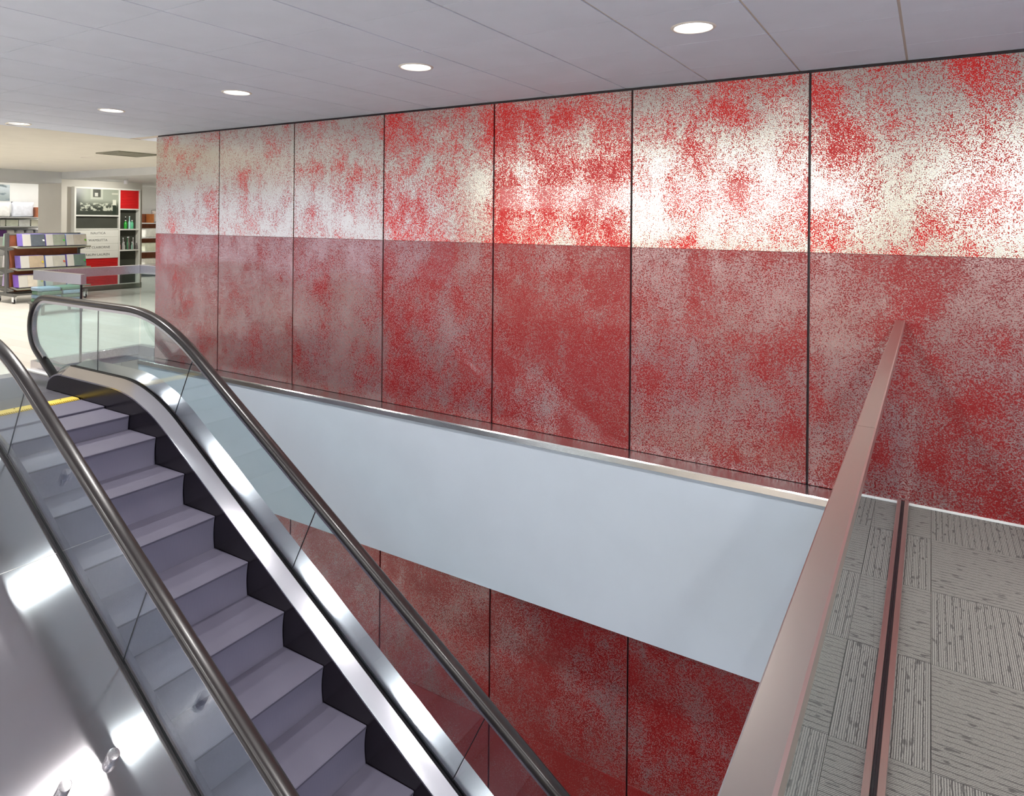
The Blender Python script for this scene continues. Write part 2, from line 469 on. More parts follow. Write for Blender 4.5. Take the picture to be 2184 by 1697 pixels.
# rear wall (behind the camera) with bright bands added to light the room
rw = MB()
WZ0, WZ1 = 1.98, 2.52
bands = [(-8.9, -1.10), (0.22, 3.8)]
rw.box(-10.2, 4.15, -4.45, -4.3, LOW, WZ0); rw.box(-10.2, 4.15, -4.45, -4.3, WZ1, H); rw.box(-23, -10.2, -4.45, -4.3, LOW, 0)
xs = [-10.2] + [v for b in bands for v in b] + [4.15]
for a, b in zip(xs[0::2], xs[1::2]): rw.box(a, b, -4.45, -4.3, WZ0, WZ1)
struct(rw.build('wall_rear', M['offwhite']), 'rear wall behind the viewer')
for i, (a, b) in enumerate(bands):
    wn = MB()
    wn.box(a, b, -4.44, -4.40, WZ0, WZ1)
    pane = wn.build('window_%d' % (i + 1), M['winlight']); struct(pane, 'high band window in the rear wall')
    fr = MB(); n = max(2, int((b - a) / 1.9))
    for k in range(n + 1):
        x = a + (b - a) * k / n
        fr.box(x - 0.02, x + 0.02, -4.395, -4.31, WZ0, WZ1)
    fr.build('window_frame', M['frame_white'], pane)

# ================================================================== DOWNLIGHTS
def lamp_meshes():
    ring = MB(); n = 32; prof = [(0.094, -0.001), (0.098, -0.006), (0.108, -0.005), (0.113, -0.0005), (0.098, -0.0003), (0.094, 0.02), (0.094, -0.001)]
    ring.rings([[(r * math.cos(2 * math.pi * k / n), r * math.sin(2 * math.pi * k / n), z) for k in range(n)] for r, z in prof], caps=False)
    cone = MB(); prof = [(0.0935, 0.0), (0.09, 0.012), (0.078, 0.016)]
    cone.rings([[(r * math.cos(2 * math.pi * k / n), r * math.sin(2 * math.pi * k / n), z) for k in range(n)] for r, z in prof], caps=False)
    disc = MB(); prof = [(0.0925, 0.0025), (0.06, 0.0045), (0.02, 0.005)]
    disc.rings([[(r * math.cos(2 * math.pi * k / n), r * math.sin(2 * math.pi * k / n), z) for k in range(n)] for r, z in prof], caps=False)
    b = len(disc.v); disc.f.append(tuple(range(b - n, b)))
    return ring.mesh('trim_ring', M['lampring'], 40), disc.mesh('diffuser', M['lamp'], 40)
me_ring, me_disc = lamp_meshes()
sp_data = bpy.data.lights.new('bulb', 'SPOT')
sp_data.energy = SPOT; sp_data.color = (1, 0.97, 0.94); sp_data.spot_size = math.radians(128); sp_data.spot_blend = 0.6
sp_data.shadow_soft_size = 0.08
sp_low = sp_data.copy(); sp_low.energy = SPOT * 4.2
sp_shop = sp_data.copy(); sp_shop.energy = SPOT * 1.6
def downlight(x, y, label, group, z=H):
    t = thing('ceiling_downlight', label, 'ceiling light', (x, y, z), group)
    link('trim_ring', me_ring, t, (0, 0, 0)); link('diffuser', me_disc, t, (0, 0, 0))
    link('bulb', sp_low if z < 0 else sp_shop if x < -9.5 else sp_data, t, (0, 0, -0.004))
    return t
names = {2: 'largest recessed downlight, nearest the viewer, over the red glass wall', 3: 'second recessed downlight from the right over the red wall',
         4: 'middle recessed downlight of the row of five', 5: 'fourth recessed downlight from the right in the row'}
for k, (x, y) in enumerate(lamps_main):
    lab = names.get(k)
    if lab: downlight(x, y, lab, 'downlights in a row along the red wall')
    else: downlight(x, y, 'round recessed downlight in the tiles out of the picture', 'downlights out of the picture')  # unseen lamps added to supply room light
for x, y, lab in [(-8.265 - 0.55, 3.459, 'last recessed downlight of the row, at the left picture edge'),
                  (-11.89, 5.91, 'small far downlight left of the square air grille'),
                  (-13.67, 5.93, 'farthest small downlight, over the shelving of bedding'),
                  (-10.13, 5.93, 'far downlight right of the air grille, touching the red wall')]:
    downlight(x if lab[0] != 'l' else -8.40, y, lab, 'downlights in the shop ceiling', H - 0.0007)
for x in (-11.9, -15.4):
    for y in (-0.4, 3.46) + ((5.93,) if x < -14 else ()):
        downlight(x, y, 'round recessed downlight in the shop ceiling out of the picture', 'shop downlights out of the picture', H - 0.0007)  # unseen lamps added to light the shop
downlight(-19.0, 9.6, 'round recessed downlight behind the sign wall', None, H - 0.0007)  # another unseen lamp added for shop light
for x in (-5.0, -2.4):
    downlight(x, -2.2, 'round recessed downlight of the lower storey', 'lower storey downlights', FB - 0.0007)  # added so the lower red wall gets light
for x, y in ((0.9, 0.4), (0.9, 3.2), (2.8, 1.8), (-9.2, 3.2), (-9.2, 0.6)):
    downlight(x, y, 'round recessed downlight of the lower storey', 'lower storey downlights', FB - 0.0007)  # more added lamps lighting the lower wall and the void
g = thing('air_grille', 'square grey air grille in the far ceiling', 'air vent', (-10.6, 5.87, H))
gm = MB(); gm.box(-10.92, -10.28, 5.55, 5.58, H - 0.02, H - 0.001); gm.box(-10.92, -10.28, 6.16, 6.19, H - 0.02, H - 0.001)
gm.box(-10.92, -10.89, 5.581, 6.159, H - 0.02, H - 0.001); gm.box(-10.31, -10.28, 5.581, 6.159, H - 0.02, H - 0.001)
gm.build('frame', M['gond_shelf'], g)
for k in range(9):
    y = 5.60 + 0.065 * k
    MB().box(-10.888, -10.312, y, y + 0.035, H - 0.016, H - 0.003).build('slat', M['gond_shelf'], g)

# ================================================================== NEAR GUARD RAIL
gr = thing('guard_rail', 'steel-capped glass guard rail running from the viewer to the red wall', 'railing', (-0.15, 2.4, 0))
def cap(y0, y1):
    prof = [(-0.182, 1.078), (-0.182, 1.104), (-0.179, 1.108), (-0.134, 1.108), (-0.130, 1.104), (-0.130, 1.078)]
    MB().rings([[(x, y0, z) for x, z in prof], [(x, y1, z) for x, z in prof]]).build('cap_rail', M['steel_rail'], gr, smooth=30)
cap(-0.6, 2.198); cap(2.2, D - 0.002)
for a, b in ((-0.6, 2.228), (2.234, D - 0.004)):
    bx('glass_pane', M['glass'], gr, -0.1465, -0.1345, a, b, 0.006, 1.078)
bx('glass_seal', M['black'], gr, -0.142, -0.139, 2.2282, 2.2338, 0.03, 1.077)
for a, b in ((-0.178, -0.1555), (-0.1255, -0.104)):
    bx('base_channel', M['steel_rail'], gr, a, b, -0.6, D - 0.004, 0.0005, 0.026, 0.002)
bx('channel_gasket', M['black'], gr, -0.1554, -0.147, -0.6, D - 0.004, 0.0005, 0.018)
bx('channel_gasket', M['black'], gr, -0.134, -0.1256, -0.6, D - 0.004, 0.0005, 0.018)

# ================================================================== FAR LANDING GUARD
lgd = thing('landing_guard', 'glass guard with deep steel cap around the escalator landing', 'railing', (-8.36, 4.2, 0))
T = 0.028
def seg(name, mat, x0, x1, y0, y1, z0, z1, bev=0.002): return bx(name, M[mat], lgd, x0, x1, y0, y1, z0, z1, bev)
GX, GYa, GYc = -8.36, 3.648, 4.80
seg('cap_rail', 'steel_guard', GX - T, -7.385, GYa - T, GYa + T, 1.0, 1.103)
seg('cap_rail', 'steel_guard', GX - T, GX + T, GYa + T + 0.001, GYc - T - 0.001, 1.0, 1.103)
seg('cap_rail', 'steel_guard', GX - T, WX0 - 0.002, GYc - T, GYc + T, 1.0, 1.103)
bx('glass_pane', M['glass'], lgd, GX + 0.01, -7.44, GYa - 0.006, GYa + 0.006, 0.10, 1.0)
bx('glass_pane', M['glass'], lgd, GX - 0.006, GX + 0.006, GYa + 0.012, GYc - 0.012, 0.10, 1.0)
bx('glass_pane', M['glass'], lgd, GX + 0.01, WX0 - 0.012, GYc - 0.006, GYc + 0.006, 0.10, 1.0)
bx('end_post', M['black'], lgd, -7.44, -7.425, GYa - 0.008, GYa + 0.008, 0.10, 1.0)
seg('base_curb', 'steel_guard', GX - 0.04, -7.44, GYa - 0.04, GYa + 0.04, 0.0065, 0.115)
seg('base_curb', 'steel_guard', GX - 0.04, GX + 0.04, GYa + 0.041, GYc - 0.041, 0.0065, 0.115)
seg('base_curb', 'steel_guard', GX - 0.04, WX0 - 0.002, GYc - 0.04, GYc + 0.04, 0.001, 0.115)
bx('base_strip', M['white_pl'], lgd, GX - 0.07, -7.45, GYa - 0.075, GYa - 0.041, 0.0065, 0.02)

# ================================================================== ESCALATOR
S = 0.617
def zf(X, z0, c, t=0.45):
    xk = (c - z0) / S; zl = z0 + LOW; xl = (c - zl) / S
    if X <= xk - t: return z0
    if X < xk + t:
        u = (X - xk + t) / (2 * t); return z0 - S * t * u * u
    if X <= xl - t: return c - S * X
    if X < xl + t:
        u = (xl + t - X) / (2 * t); return zl + S * t * u * u
    return zl
XL = -7.10                       # upper end of the decks
XR = 0.713 + 1.38                # lower end (mirror of the upper one)
XS = []
x = XL
while x < XR - 1e-6:
    XS.append(x)
    x += 0.075 if (x < -5.1 or x > -0.5) else 0.35
XS.append(XR)
esc = thing('escalator', 'steel and glass escalator with black handrails descending to the lower storey', 'escalator', (-6.7, 2.8, 0))
def sweep(name, mat, verts, xs=XS, smooth=30):
    """verts: loop of (Y, z0, c, dz)"""
    return MB().rings([[(X, y, zf(X, z0, c) + dz) for y, z0, c, dz in verts] for X in xs]).build(name, mat, esc, smooth)
YR, YL = 3.41, 2.19
for sgn, yg in ((1, YR), (-1, YL)):
    yi = yg - sgn * 0.10
    DK = (0.177, -3.40); GK = (0.245, -3.315)
    sweep('inner_deck', M['steel_deck'], [(yi, *DK, 0), (yi, *DK, -0.012), (yg - sgn * 0.02, *GK, -0.03), (yg - sgn * 0.02, *GK, 0), (yi + sgn * 0.006, *DK, 0.008)])
    sweep('skirt_panel', M['skirt'], [(yi - sgn * 0.001, *DK, -0.013), (yi - sgn * 0.001, -0.30, -3.86, 0), (yi + sgn * 0.02, -0.30, -3.86, 0), (yi + sgn * 0.02, *DK, -0.013)])
    sweep('glass_gasket', M['black'], [(yg - sgn * 0.0195, *GK, -0.03), (yg - sgn * 0.0195, *GK, 0.006), (yg - sgn * 0.007, *GK, 0.010), (yg - sgn * 0.007, *GK, -0.03)])
    sweep('glass_gasket', M['black'], [(yg + sgn * 0.0195, *GK, -0.03), (yg + sgn * 0.0195, *GK, 0.006), (yg + sgn * 0.007, *GK, 0.010), (yg + sgn * 0.007, *GK, -0.03)])
    yo = yg + 0.142 if sgn > 0 else 1.20
    if sgn > 0:
        sweep('outer_deck', M['steel_deck'], [(yg + 0.02, *GK, -0.004), (yg + 0.02, *GK, -0.03), (yo, *GK, -0.03), (yo, *GK, 0.046)])
    else:
        xs1 = [v for v in XS if v < -4.69] + [-4.692]; xs2 = [-4.688] + [v for v in XS if v > -4.68]
        for xx in (xs1, xs2):
            sweep('outer_deck', M['steel_wide'], [(yg - 0.02, *GK, -0.012), (yg - 0.02, *GK, -0.03), (yo, *GK, -0.03), (yo, *GK, -0.012)], xx)
        sweep('deck_seam', M['white_pl'], [(yg - 0.021, *GK, -0.011), (yg - 0.021, *GK, -0.028), (yo + 0.01, *GK, -0.028), (yo + 0.01, *GK, -0.011)], [-4.6915, -4.6885])
    sweep('side_cladding', M['white'], [(yo - sgn * 0.02, *GK, -0.031), (yo, *GK, -0.031), (yo, *GK, -1.15), (yo - sgn * 0.02, *GK, -1.15)], [v for v in XS if -6.78 < v < 0.4])
sweep('truss_soffit', M['white'], [(1.22, 0.245, -3.315, -1.13), (1.22, 0.245, -3.315, -1.15), (3.555, 0.245, -3.315, -1.15), (3.555, 0.245, -3.315, -1.13)], [v for v in XS if -6.78 < v < -1.2])

# newel end plates (skirt end and rounded cap)
for sgn, yg in ((1, YR), (-1, YL)):
    yi = yg - sgn * 0.10
    for end in (0, 1):
        rings, pl = [], []
        for k in range(9):
            u = k / 8.0; arc = math.sqrt(max(0.0, 1 - u * u))
            X = XL - 0.28 * u if end == 0 else XR + 0.28 * u
            zb = 0 if end == 0 else LOW
            za = zb + max(0.012, 0.177 * arc); zg = zb + max(0.014, 0.245 * arc ** 0.8)
            rings.append([(X, yi - sgn * 0.002, za - 0.010), (X, yi - sgn * 0.002, za + 0.004), (X, yg - sgn * 0.02, zg), (X, yg + sgn * 0.055, zg), (X, yg + sgn * 0.055, zb + 0.003)])
            pl.append([(X, yi - sgn * 0.001, zb + 0.003), (X, yi - sgn * 0.001, za - 0.010), (X, yi + sgn * 0.02, za - 0.010), (X, yi + sgn * 0.02, zb + 0.003)])
        MB().rings(rings).build('newel_cap', M['steel_deck'], esc, 40)
        MB().rings(pl).build('skirt_end', M['skirt'], esc, 40)

# handrail path (X, z) shared by both sides
HC = (0.872, -2.60)
def hz(X): return zf(X, *HC, 0.5)
path = []
CXn, CZn, RN = -7.61, 0.567, 0.305
a0 = math.radians(238); a1 = math.radians(90)
p_end = (CXn + RN * math.cos(a0), CZn + RN * math.sin(a0))
tdir = (-math.sin(a0), math.cos(a0))   # direction of increasing angle
for k in (0.42, 0.28, 0.14): path.append((p_end[0] + tdir[0] * k, p_end[1] + tdir[1] * k))
for k in range(19):
    a = a0 + (a1 - a0) * k / 18; path.append((CXn + RN * math.cos(a), CZn + RN * math.sin(a)))
for X in [-7.2, -6.8, -6.5] + [-6.3 + 0.07 * k for k in range(1, 22)] + [-4.4, -3.6, -2.8, -2.0, -1.2] + [-0.3 + 0.08 * k for k in range(0, 17)] + [1.4, 1.9]: path.append((X, hz(X)))
for k in range(13):
    a = math.radians(90 - 180 * k / 12); path.append((2.25 + RN * math.cos(a), LOW + CZn + RN * math.sin(a)))
def path_sweep(name, mat, yc, prof, pts, smooth=60):
    rs = []
    for i, (X, z) in enumerate(pts):
        p0 = pts[max(0, i - 1)]; p1 = pts[min(len(pts) - 1, i + 1)]
        dx, dz = p1[0] - p0[0], p1[1] - p0[1]; L = math.hypot(dx, dz); dx /= L; dz /= L
        nx, nz = -dz, dx
        rs.append([(X + nx * b, yc + a, z + nz * b) for a, b in prof])
    return MB().rings(rs).build(name, mat, esc, smooth)
hw, hh = 0.043, 0.029
prof_h = []
for k in range(20):
    a = 2 * math.pi * k / 20; c, s_ = math.cos(a), math.sin(a)
    prof_h.append((hw * math.copysign(abs(c) ** 0.7, c), hh * math.copysign(abs(s_) ** 0.8, s_)))
# the path is walked from newel foot over the top, so its normal points outward
for yg in (YR, YL):
    path_sweep('handrail', M['rubber'], yg, prof_h, path)
    path_sweep('handrail_guide', M['steel_guard'], yg, [(-0.020, -0.052), (-0.020, -0.026), (0.020, -0.026), (0.020, -0.052)], path[2:], 30)

# glass panes between slanted joints
JB = [-6.635, -5.415, -3.955, -2.495, -1.035, 0.425]
GKz = lambda X: zf(X, 0.245, -3.315) - 0.015
def pane_pts(a, b, n=14):
    """bottom and top polylines from joint a to joint b; joint = (Xbottom, Xtop)"""
    bot = [(a[0] + (b[0] - a[0]) * k / n) for k in range(n + 1)]; top = [(a[1] + (b[1] - a[1]) * k / n) for k in range(n + 1)]
    return [(X, GKz(X)) for X in bot], [(X, hz(X) - 0.045) for X in top]
js = [(-6.635, -6.635)] + [(v, v + 0.25) for v in JB[1:]] + [(2.0, 2.0)]
for yg in (YR, YL):
    for a, b in zip(js[:-1], js[1:]):
        g2 = 0.003
        bo, to = pane_pts((a[0] + g2, a[1] + g2), (b[0] - g2, b[1] - g2))
        rs = [[(bo[k][0], yg - 0.006, bo[k][1]), (bo[k][0], yg + 0.006, bo[k][1]), (to[k][0], yg + 0.006, to[k][1]), (to[k][0], yg - 0.006, to[k][1])] for k in range(len(bo))]
        MB().rings(rs).build('glass_pane', M['glass_esc'], esc)
    for a in js[:-1]:
        zb, zt = GKz(a[0]) + 0.025, hz(a[1]) - 0.05
        MB().rings([[(a[0] - 0.003, yg - 0.003, zb), (a[0] + 0.003, yg - 0.003, zb), (a[0] + 0.003, yg + 0.003, zb), (a[0] - 0.003, yg + 0.003, zb)],
                    [(a[1] - 0.003, yg - 0.003, zt), (a[1] + 0.003, yg - 0.003, zt), (a[1] + 0.003, yg + 0.003, zt), (a[1] - 0.003, yg + 0.003, zt)]]).build('glass_joint', M['black'], esc)
    # newel pane: fan from the rounded end to the first joint
    out = []
    for X, z in path[:22]:
        d = Vector((CXn - X, CZn - z)); d = d.normalized() * 0.045 if d.length > 1e-6 else d
        q = (X + d.x, z + d.y)
        if q[1] > 0.2 and q[0] < -7.0: out.append(q)
    out = [q for q in out if q[1] > 0.236]
    top = out + [(X, hz(X) - 0.045) for X in (-7.2, -7.0, -6.8, -6.638)]
    poly = top + [(-6.638, 0.23), (-6.9, 0.23), (-7.12, 0.23)]
    n = len(poly)
    mb = MB(); mb.v = [(X, yg - 0.006, z) for X, z in poly] + [(X, yg + 0.006, z) for X, z in poly]
    mb.f = [tuple(range(n)), tuple(range(2 * n - 1, n - 1, -1))] + [(i, (i + 1) % n, n + (i + 1) % n, n + i) for i in range(n)]
    mb.build('glass_pane', M['glass_esc'], esc)

# steps
SN = (-0.004, -3.525)
ya, yb = -0.505, 0.505
n = 7; rz = []
for k in range(n):                       # curved riser bowing under the nose
    u = k / (n - 1); rz.append((0.400 - 0.012 * math.sin(u * math.pi), -0.018 - 0.237 * u))
rp = rz + [(x - 0.012, z) for x, z in reversed(rz)]
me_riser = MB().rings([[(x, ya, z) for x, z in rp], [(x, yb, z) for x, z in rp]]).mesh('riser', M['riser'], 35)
tp = [(0.0055, 0.0), (0.399, 0.0), (0.404, -0.004), (0.403, -0.017), (0.0055, -0.017)]
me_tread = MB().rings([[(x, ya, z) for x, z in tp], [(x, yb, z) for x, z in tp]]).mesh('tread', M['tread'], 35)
bp_ = [(0.012, -0.0175), (0.38, -0.0175), (0.36, -0.20), (0.012, -0.04)]
me_step = MB().rings([[(x, ya, z) for x, z in bp_], [(x, yb, z) for x, z in bp_]]).mesh('step', M['skirt'])
X = -6.715
while X < 0.95:
    z = zf(X + 0.40, *SN, 0.45)
    st = link('step', me_step, esc, (X + 6.7, 0, z))
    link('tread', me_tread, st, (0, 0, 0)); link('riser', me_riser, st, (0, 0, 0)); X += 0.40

# landing plates and yellow comb
bx('floor_plate', M['plate'], esc, -8.42, -7.243, 2.17, 3.565, 0.001, 0.006, 0.001)
bx('floor_plate', M['plate'], esc, -7.237, -6.862, 2.30, 3.30, 0.001, 0.006, 0.001)
bx('comb_plate', M['yellow'], esc, -6.858, -6.745, 2.30, 3.30, -0.012, 0.007, 0.002)
tb = MB()
for k in range(60):
    y0 = 2.303 + k * 0.01662
    tb.rings([[(-6.745, y0, -0.012), (-6.745, y0 + 0.009, -0.012), (-6.745, y0 + 0.009, 0.006), (-6.745, y0, 0.006)],
              [(-6.705, y0 + 0.003, -0.002), (-6.705, y0 + 0.006, -0.002), (-6.705, y0 + 0.006, 0.0), (-6.705, y0 + 0.003, 0.0)]])
tag(tb.build('comb_teeth', M['yellow'], esc), kind='stuff')
for y in (2.42, 2.62, 2.81, 3.0, 3.18):
    MB().lathe([(0.007, 0), (0.007, 0.002), (0.004, 0.003)], -6.825, y, 0.0072, 10).build('comb_screw', M['skirt'], esc, 40)
# anti-slide knobs on the wide deck
def knob_mesh():
    n = 20; prof = [(0.0, 0.0), (0.031, 0.0), (0.031, 0.050), (0.029, 0.0535), (0.027, 0.054)]
    mb = MB(); mb.rings([[(r * math.cos(2 * math.pi * k / n), r * math.sin(2 * math.pi * k / n), z) for k in range(n)] for r, z in prof[1:]])
    return mb.mesh('deck_knob', M['steel_guard'], 40)
me_knob = knob_mesh()
ang = math.atan(S)
for X in (-5.17, -3.59, -2.01, -0.43):
    for y in (1.93, 1.70, 1.47):
        o = link('deck_knob', me_knob, esc, (X + 6.7, y - 2.8, zf(X, 0.245, -3.315) - 0.012)); o.rotation_euler = (0, ang, 0)

# ================================================================== SHOP: PARTITION AND DISPLAY
o = MB().box(-17.45, -16.4, 7.62, 9.43, 0, 2.53).build('wall_partition', M['offwhite']); struct(o, 'white partition block that carries the brand display')
o = MB().box(-16.4, -16.385, 7.62, 9.43, 0.0, 0.12).build('baseboard_partition', M['gond_shelf']); struct(o)
FX = -16.4
du = thing('brand_display', 'white framed display wall unit with brand names, photo and red panels', 'display unit', (FX, 8.55, 0.13))
def dbx(name, mat, y0, y1, z0, z1, x0, x1, bev=0.0): return bx(name, M[mat], du, x0, x1, y0, y1, z0, z1, bev)
FR = [(7.815, 9.30, 2.335, 2.37), (7.815, 7.85, 0.13, 2.334), (9.272, 9.30, 0.13, 2.334), (8.79, 8.82, 0.13, 2.334), (7.851, 8.789, 1.712, 1.742), (7.851, 8.789, 1.408, 1.437), (8.821, 9.271, 1.872, 1.90), (8.821, 9.271, 1.392, 1.422), (8.821, 9.271, 0.90, 0.93)]
for y0, y1, z0, z1 in FR: dbx('frame_bar', 'frame_white', y0, y1, z0, z1, FX, FX + 0.16)
def photo_mat():
    t = NT('bedroom_photo_print'); o = t.sep(t.pos())
    def boxm(y0, y1, z0, z1):
        a = t.math('MULTIPLY', t.step(o[1], y0 - 0.008, y0 + 0.008), t.step(o[1], y1 - 0.008, y1 + 0.008, 1, 0))
        b = t.math('MULTIPLY', t.step(o[2], z0 - 0.008, z0 + 0.008), t.step(o[2], z1 - 0.008, z1 + 0.008, 1, 0))
        return t.math('MULTIPLY', a, b)
    n = t.noise(t.scale3(t.pos(), (0, 9, 13)), 1.0, 3.0, 0.6)
    up = t.step(o[2], 1.90, 2.12)
    c = t.mix(up, srgb(52, 58, 48), srgb(150, 156, 140))
    c = t.mix(t.step(o[1], 7.86, 8.10, 1, 0), c, srgb(54, 60, 50))
    c = t.mix(boxm(8.17, 8.44, 2.10, 2.34), c, srgb(176, 180, 164))
    c = t.mix(boxm(8.22, 8.39, 2.15, 2.33), c, srgb(70, 72, 62))
    c = t.mix(boxm(8.26, 8.33, 2.17, 2.25), c, srgb(190, 190, 178))
    bed = t.math('MULTIPLY', boxm(7.95, 8.75, 1.84, 2.02), t.step(n, 0.47, 0.56))
    c = t.mix(bed, c, srgb(182, 186, 168))
    c = t.mix(boxm(8.66, 8.74, 1.98, 2.10), c, srgb(206, 208, 190))
    c = t.mix(boxm(8.64, 8.78, 2.22, 2.26), c, srgb(186, 188, 170))
    c = t.mix(boxm(8.66, 8.74, 1.76, 1.97), c, srgb(42, 52, 42))
    return t.pbr(c, 0.35)
M['photo'] = photo_mat()
p = dbx('photo_print', 'photo', 7.851, 8.789, 1.743, 2.334, FX, FX + 0.13); p['label'] = 'dark bedroom photograph print'
dbx('dark_panel', 'niche', 7.851, 8.789, 1.438, 1.711, FX, FX + 0.10)
zb = [(1.247, 1.406, 'NAUTICA'), (1.084, 1.245, 'WAMSUTTA'), (0.921, 1.082, 'LIZ CLAIBORNE'), (0.753, 0.919, 'RALPH LAUREN')]
dg = bpy.context.evaluated_depsgraph_get
for z0, z1, txt in zb:
    b = dbx('sign_board', 'frame_white', 7.852, 8.788, z0, z1, FX, FX + 0.15, 0.003); b['label'] = 'white sign board reading ' + txt
    cu = bpy.data.curves.new('lettering', 'FONT'); cu.body = txt; cu.size = 0.074; cu.extrude = 0.0015; cu.align_x = 'CENTER'; cu.align_y = 'CENTER'
    cu.space_character = 1.02
    tmp = bpy.data.objects.new('lettering', cu); C.objects.link(tmp)
    bpy.context.view_layer.update()
    me = bpy.data.meshes.new_from_object(tmp.evaluated_get(dg())); bpy.data.objects.remove(tmp)
    me.materials.clear(); me.materials.append(M['ink'])
    lt = bpy.data.objects.new('lettering', me); C.objects.link(lt); lt.parent = b
    lt.location = (FX + 0.1518, 8.33, (z0 + z1) / 2)
    lt.rotation_euler = (math.pi / 2, 0, math.pi / 2)
def ribbed(y0, y1, z0, z1, n):
    r = dbx('red_panel', 'red_rib', y0, y1, z0, z1, FX, FX + 0.12)
    hgt = (z1 - z0) / n
    for k in range(n):
        bx('slat', M['red_rib'], r, FX + 0.1205, FX + 0.134, y0 + 0.001, y1 - 0.001, z0 + k * hgt + 0.004, z0 + (k + 1) * hgt - 0.002, 0.002).location = (0, 0, 0)
ribbed(8.821, 9.271, 1.901, 2.334, 12)
ribbed(7.851, 8.789, 0.13, 0.751, 17)
for z0, z1 in ((1.423, 1.871), (0.931, 1.391), (0.13, 0.899)):
    dbx('niche_back', 'niche', 8.821, 9.271, z0, z1, FX + 0.0005, FX + 0.012)
dbx('base_panel', 'offwhite', 7.816, 9.299, 0.121, 0.129, FX, FX + 0.16)

def bottle(y, z, hgt, r, col, label, group, x=FX + 0.09, neck=0.36, name='bottle'):
    t = thing(name, label, 'bottle', (x, y, z), group)
    mt = plain('bottle_' + name + str(len(bpy.data.materials)), srgb(*col), 0.2, var=0.05, coat=0.4)
    mb = MB().lathe([(r * 0.9, 0), (r, 0.006), (r, hgt * (1 - neck - 0.12)), (r * 0.45, hgt * (1 - neck)), (r * 0.36, hgt * 0.93)], 0, 0, 0, 14)
    link('body', mb.mesh('body', mt, 40), t, (0, 0, 0))
    cb = MB().lathe([(r * 0.48, hgt * 0.931), (r * 0.48, hgt), (r * 0.4, hgt * 1.01)], 0, 0, 0, 12)
    link('cap', cb.mesh('cap', M['white_pl'], 40), t, (0, 0, 0))
g1 = 'bottles on the upper niche shelf'; g2_ = 'bottles on the lower niche shelf'
bottle(8.985, 1.423, 0.205, 0.036, (40, 168, 52), 'bright green bottle on the upper niche shelf', g1, neck=0.2)
bottle(9.010, 1.423, 0.29, 0.021, (26, 30, 26), 'tall black bottle behind the bright green one', g1, x=FX + 0.04)
bottle(9.078, 1.423, 0.30, 0.026, (176, 226, 214), 'tall pale aqua bottle, slimmest on the upper niche shelf', g1)
bottle(9.138, 1.423, 0.205, 0.034, (92, 190, 140), 'mint green bottle right of the tall aqua bottle', g1, neck=0.2)
cols2 = [((196, 150, 140), 0.20, 'short pink bottle at the left end of the lower niche shelf'), ((176, 172, 170), 0.28, 'tall grey bottle second from left on the lower niche shelf'),
         ((206, 210, 196), 0.18, 'short cream bottle on the lower niche shelf'), ((76, 126, 92), 0.30, 'tall dark green bottle on the lower niche shelf'),
         ((160, 140, 134), 0.30, 'tall brownish bottle right of the dark green one'), ((140, 178, 160), 0.18, 'short sage bottle on the lower niche shelf'),
         ((196, 190, 186), 0.28, 'tall silver grey bottle near the right end of the lower shelf'), ((120, 112, 110), 0.17, 'short dark bottle at the right end of the lower niche shelf')]
for k, (c, hg, lab) in enumerate(cols2):
    bottle(8.862 + 0.053 * k, 0.931, hg, 0.021 if hg > 0.25 else 0.023, c, lab, g2_, x=FX + (0.12 if k % 2 else 0.07))
SLX, SLY = -15.15, 8.35
t = thing('ceiling_spotlight', 'small white spotlight under the soffit above the display', 'spotlight', (SLX, SLY, 2.53))
MB().lathe([(0.03, -0.012), (0.03, 0)], SLX, SLY, 2.529, 14).build('mount', M['white_pl'], t, 40)
MB().lathe([(0.035, -0.10), (0.045, -0.09), (0.045, -0.02), (0.02, -0.0125)], SLX, SLY, 2.529, 16).build('head', M['white_pl'], t, 40)
sl = bpy.data.lights.new('bulb', 'SPOT'); sl.energy = 110; sl.spot_size = math.radians(120); sl.spot_blend = 0.8; sl.shadow_soft_size = 0.04; sl.color = (1, 0.97, 0.92)
lo = link('bulb', sl, t, (-0.02, 0, -0.115)); lo.rotation_euler = (0, math.radians(52), 0)

# ================================================================== GONDOLA SHELF
GXc = -15.43
gd = thing('display_rack', 'grey two-sided shelving rack on casters with orange wood back panel', 'shelf rack', (GXc, 6.85, 0))
def gbx(name, mat, x0, x1, y0, y1, z0, z1, bev=0.0): return bx(name, M[mat], gd, x0, x1, y0, y1, z0, z1, bev)
Y0, Y1 = 6.17, 7.48
for y in (Y0, Y1): gbx('upright', 'gond', GXc - 0.045, GXc + 0.045, y, y + 0.05, 0.19, 1.365, 0.004)
for y in (Y0, Y1): gbx('foot_bar', 'gond', GXc - 0.36, GXc + 0.36, y - 0.005, y + 0.055, 0.135, 0.19, 0.004)
gbx('top_rail', 'gond_shelf', GXc - 0.03, GXc + 0.03, Y0 + 0.051, Y1 - 0.001, 1.325, 1.365, 0.003)
gbx('back_panel', 'wood', GXc - 0.015, GXc + 0.015, Y0 + 0.051, Y1 - 0.001, 0.20, 1.323)
gbx('base_deck', 'gond', GXc - 0.33, GXc + 0.33, Y0 + 0.056, Y1 - 0.006, 0.15, 0.185, 0.003)
